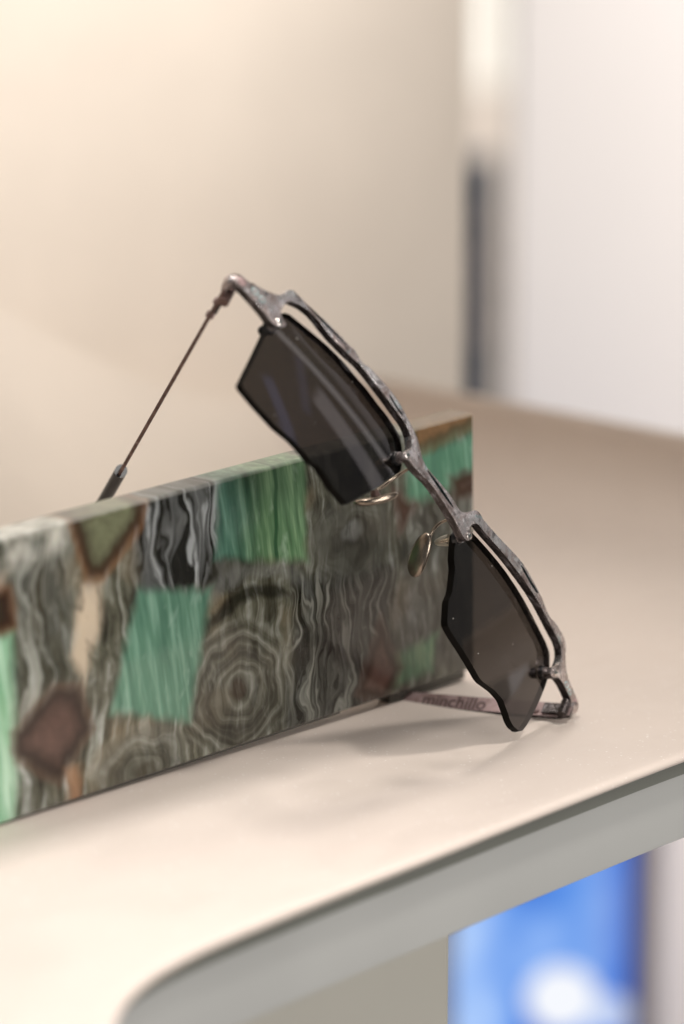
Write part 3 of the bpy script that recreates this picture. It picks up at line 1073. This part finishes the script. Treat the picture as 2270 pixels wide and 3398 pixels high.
def make_temple(sg, al, start, half0, half1, thick, mat_blade, drop=0.0, text=False):
    tdir, side = frame_for(sg, al)
    s0 = Vector(start)
    bm = bmesh.new()
    N = 30
    LEN = 84.0
    rows = []
    for i in range(N + 1):
        d = LEN * i / N
        k = i / N
        h = half0 + (half1 - half0) * k
        if i == 0:
            h *= .7
        c = s0 + tdir * d + Vector((0, drop * k * k, 0))
        rr = []
        b = 0.16
        for (hh, tt) in ((-h + b, -thick / 2), (-h, -thick / 2 + b), (-h, thick / 2 - b), (-h + b, thick / 2), (h - b, thick / 2), (h, thick / 2 - b), (h, -thick / 2 + b), (h - b, -thick / 2)):
            p = c + Vector((0, hh, 0)) + side * tt
            rr.append(bm.verts.new(G(*p)))
        rows.append(rr)
    for a, b_ in zip(rows, rows[1:]):
        for k in range(8):
            bm.faces.new((a[k], a[(k + 1) % 8], b_[(k + 1) % 8], b_[k]))
    bm.faces.new(rows[0][::-1])
    bm.faces.new(rows[-1])
    bm.normal_update()
    for f in bm.faces:                       # narrow edges darkened to stand in for shade under the blade
        nl = Vector((f.normal.x, -f.normal.y, f.normal.z))
        if abs(nl.dot(side)) < .8:
            f.material_index = 1
    tp = bm_obj('temple', bm, SG, [mat_blade, M_barside if sg > 0 else M_brown], smooth=True, sharp=30)
    # sleeve
    bm = bmesh.new()
    pts, rs = [], []
    for i in range(26):
        d = 74.0 + 67.0 * i / 25
        k = max(0.0, (d - 108.0) / 33.0)
        if sg < 0:
            c = s0 + tdir * (d - 2.5 * k * k) + Vector((0, 7.0 * k * k, 0))
        else:
            c = s0 + tdir * (d - 4 * k * k) + Vector((0, -1.5 + 4.0 * k * k, 0))
        pts.append(G(*c))
        r = 1.0
        if i == 25:
            r = .55
        rs.append(.001 * r * (1 + .25 * k))
    add_tube(bm, pts, rs, 18, squash=(2.1, 1.5), upv=(0, 1, 0))
    bm_obj('temple_tip', bm, tp, [M_sleeve], smooth=True, sharp=50)
    # rivets and hinge
    for d, vv in ((5.5, -.8), (8.8, .7)):
        bm = bmesh.new()
        c = s0 + tdir * d + Vector((0, vv, 0))
        for sd in (-1, 1):
            add_tube(bm, [G(*(c + side * sd * thick * .45)), G(*(c + side * sd * (thick * .5 + .35))), G(*(c + side * sd * (thick * .5 + .55)))], [.00085, .00085, .0005], 16)
        bm_obj('rivet', bm, tp, [M_copper], smooth=True, sharp=40)
    return tp, tdir, side, s0


AU, AL = rad(32.2), rad(19.0)
tU, tdU, sdU, s0U = make_temple(-1, AU, (-70.2, 5.75, -13.2), 1.9, 1.5, 0.85, M_brown)
tL, tdL, sdL, s0L = make_temple(1, AL, (69.6, 7.6, -8.0), 2.35, 2.0, 0.9, M_copper, drop=-2.0)

# hinge barrels between the end pieces and the temples
for sg, s0, td, sd, al in ((-1, s0U, tdU, sdU, AU), (1, s0L, tdL, sdL, AL)):
    n_end = nb(70.0)
    bm = bmesh.new()
    inn = -sd
    # knuckles, axis along v
    c = s0 + inn * 1.1 + td * 1.6
    for v0, v1 in ((-2.1, -0.8), (-0.65, 0.65), (0.8, 2.1)):
        a, b = c + Vector((0, v0, 0)), c + Vector((0, v1, 0))
        add_tube(bm, [G(*a), G(*b)], .00125, 18)
    # hinge pin head
    a, b = c + Vector((0, -2.1, 0)), c + Vector((0, -2.5, 0))
    add_tube(bm, [G(*a), G(*b)], [.0008, .0006], 14)
    bm_obj('hinge', bm, SG, [M_brown if sg < 0 else M_barside], smooth=True, sharp=40)
    # leaf of the hinge on the temple
    bm = bmesh.new()
    q0 = s0 + inn * 0.75 + td * 2.0
    q1 = s0 + inn * 0.75 + td * 7.0
    rowsA = []
    for p in (q0, q1):
        rowsA.append([bm.verts.new(G(*(p + Vector((0, hh, 0)) + sd * tt))) for hh, tt in ((-1.5, -.35), (1.5, -.35), (1.5, .35), (-1.5, .35))])
    for k in range(4):
        bm.faces.new((rowsA[0][k], rowsA[0][(k + 1) % 4], rowsA[1][(k + 1) % 4], rowsA[1][k]))
    bm.faces.new(rowsA[0][::-1])
    bm.faces.new(rowsA[1])
    bm_obj('hinge_leaf', bm, SG, [M_barside])
    # end block that turns the bar back to the hinge
    bm = bmesh.new()
    e0 = Vector((sg * 70.3, 4.1, n_end - 1.0))
    e2 = s0 + td * 0.8 - Vector((0, .6, 0))
    e1 = Vector((sg * 71.3, 4.3, (e0.z + e2.z) / 2 - .2))
    add_tube(bm, [G(*e0), G(*((e0 + e1) / 2 + Vector((sg * .3, 0, 0)))), G(*e1), G(*((e1 + e2) / 2)), G(*e2)], [.00125, .00125, .0012, .0011, .0009], 14, squash=(1.45, .85), upv=(0, 1, 0))
    bm_obj('end_piece', bm, SG, [M_patina], smooth=True, sharp=45)

# engraved lettering on the inner face of the lower temple
fc = bpy.data.curves.new('lettering', 'FONT')
fc.body = 'minchillo'
fc.size = 1.0
fc.extrude = 0.01
fc.offset = 0.018
tmp = bpy.data.objects.new('lettering', fc)
COL.objects.link(tmp)
dg = bpy.context.evaluated_depsgraph_get()
me = bpy.data.meshes.new_from_object(tmp.evaluated_get(dg))
bpy.data.objects.remove(tmp)
xs = [v.co.x for v in me.vertices]
wtxt = max(xs) - min(xs)
x0t = min(xs)
TW = 16.6           # length of the word in mm
sc_ = TW / wtxt
hs = 1.12           # slightly tall letters
d_end = 38.5        # distance of the word's start from the hinge
for v in me.vertices:
    tx = (v.co.x - x0t) * sc_
    ty = (v.co.y - 0.33) * sc_ * hs
    d = d_end - tx
    k = d / 92.0
    p = s0L + tdL * d + Vector((0, -ty - 2.0 * k * k, 0)) - sdL * (0.45 + .02 + v.co.z)
    v.co = G(*p)
let = link('lettering', me, tL, [M_ink])

# ------------------------------------------------------------------ shop behind, out of focus
M_white = m_simple('white_wall_paint', (0.80, 0.755, 0.725), 0.6, 0, 0.02, 6.0)
M_pillar = m_simple('warm_pillar_paint', (0.90, 0.80, 0.71), 0.6, 0, 0.03, 6.0)
M_cream = m_simple('cream_wall_paint', (0.78, 0.70, 0.62), 0.6, 0, 0.03, 6.0)
M_slate = m_simple('slate_blue_lacquer', (0.065, 0.095, 0.145), 0.5, 0, 0.2, 30.0)
M_band = m_simple('grey_band', (0.27, 0.255, 0.275), 0.5, 0, 0.1, 30.0)
M_mauve = m_simple('mauve_frame', (0.17, 0.125, 0.135), 0.5, 0, 0.1, 30.0)


def box_thing(name, lo, hi, m, label, cat, bevel=0.002, **kw):
    bm = bmesh.new()
    cx, cy = (lo[0] + hi[0]) / 2, (lo[1] + hi[1]) / 2
    add_box(bm, lo[0] - cx, hi[0] - cx, lo[1] - cy, hi[1] - cy, 0, hi[2] - lo[2], bevel)
    o = bm_obj(name, bm, None, [m], smooth=True, sharp=30)
    o.location = (cx, cy, lo[2])
    if label:
        tag(o, label, cat, **kw)
    return o


box_thing('wall_panel', (0.0820, 1.70, -0.235), (0.62, 1.74, 0.75), M_white, 'large white upright panel behind the right end of the shelf', 'panel')
box_thing('far_wall', (-1.6, 3.2, -1.2), (2.2, 3.3, 1.6), M_cream, None, None).__setitem__('kind', 'structure')

col_root = bpy.data.objects.new('slate_column', None)
COL.objects.link(col_root)
col_root.location = (0.078, 2.3, -0.60)
tag(col_root, 'slim dark slate column with paler bands beside the white panel', 'column')
bm = bmesh.new()
add_box(bm, -0.022, 0.0222, 0.0, 0.02, 0.0, 0.527, 0.001)
bm_obj('shaft', bm, col_root, [M_slate])
for z0, z1 in ((-0.1246, -0.1145), (-0.1562, -0.1404), (-0.1895, -0.1735)):
    bm = bmesh.new()
    add_box(bm, -0.0228, 0.0230, -0.0015, 0.0215, z0 + 0.60, z1 + 0.60, 0.001)
    bm_obj('band', bm, col_root, [M_band])

# lit fitting above the column
t = NT('warm_lit_diffuser')
e = t.node('ShaderNodeEmission')
t.put(e.inputs[0], t.mix(t.noise(t.obj(), 6.0, 2.0), (1.0, 0.90, 0.77), (1.0, 0.94, 0.85)))
e.inputs[1].default_value = 1.05
t.nt.links.new(e.outputs[0], t.out.inputs[0])
M_lit = t.mat
lf = box_thing('light_panel', (0.098, 2.95, -0.103), (0.22, 2.98, 0.14), M_lit, 'warm lit wall light glowing above the slate column', 'light')
# blue screen below the shelf
scr = bpy.data.objects.new('display_screen', None)
COL.objects.link(scr)
scr.location = (0.089, 1.5, -0.46)
tag(scr, 'bright blue lit screen showing a white disc, below the shelf', 'screen')
t = NT('blue_screen_picture')
p = t.obj()
x, y, z = t.sep(p)
n1 = t.noise(t.vmath('MULTIPLY', p, (22.0, 22.0, 15.0)), 1.0, 2.2, 0.5, 0.3)
c = t.ramp(n1, [(0.32, (0.03, 0.115, 0.56)), (0.47, (0.10, 0.28, 0.80)), (0.60, (0.32, 0.52, 0.96)), (0.72, (0.60, 0.76, 1.0))])
c = t.mix(t.ss(x, 0.018, 0.036) * 0.8, c, (0.03, 0.13, 0.62))
dx, dz = x - 0.0090, z - 0.1215
disc = t.ss(t.math('SQRT', dx * dx + dz * dz), 0.0172, 0.0145)
c = t.mix(disc, c, (0.93, 0.95, 1.0))
dx, dz = x - 0.0315, z - 0.1140
disc2 = t.ss(t.math('SQRT', dx * dx + dz * dz), 0.011, 0.007)
c = t.mix(disc2 * 0.7, c, (0.80, 0.88, 1.0))
e = t.node('ShaderNodeEmission')
t.put(e.inputs[0], c)
e.inputs[1].default_value = 1.0
t.nt.links.new(e.outputs[0], t.out.inputs[0])
bm = bmesh.new()
add_box(bm, -0.0402, 0.0402, 0.0, 0.004, 0.0, 0.30)
bm_obj('picture', bm, scr, [t.mat])
bm = bmesh.new()
add_box(bm, 0.0404, 0.0475, -0.003, 0.012, -0.01, 0.31, 0.001)
bm_obj('bezel', bm, scr, [M_mauve])
bm = bmesh.new()
add_box(bm, -0.0465, -0.0404, -0.003, 0.012, -0.01, 0.31, 0.001)
bm_obj('bezel', bm, scr, [M_mauve])
box_thing('pillar', (0.150, 1.60, -0.70), (0.42, 1.69, -0.24), M_pillar, 'pale pillar base beside the blue screen below the shelf', 'pillar')
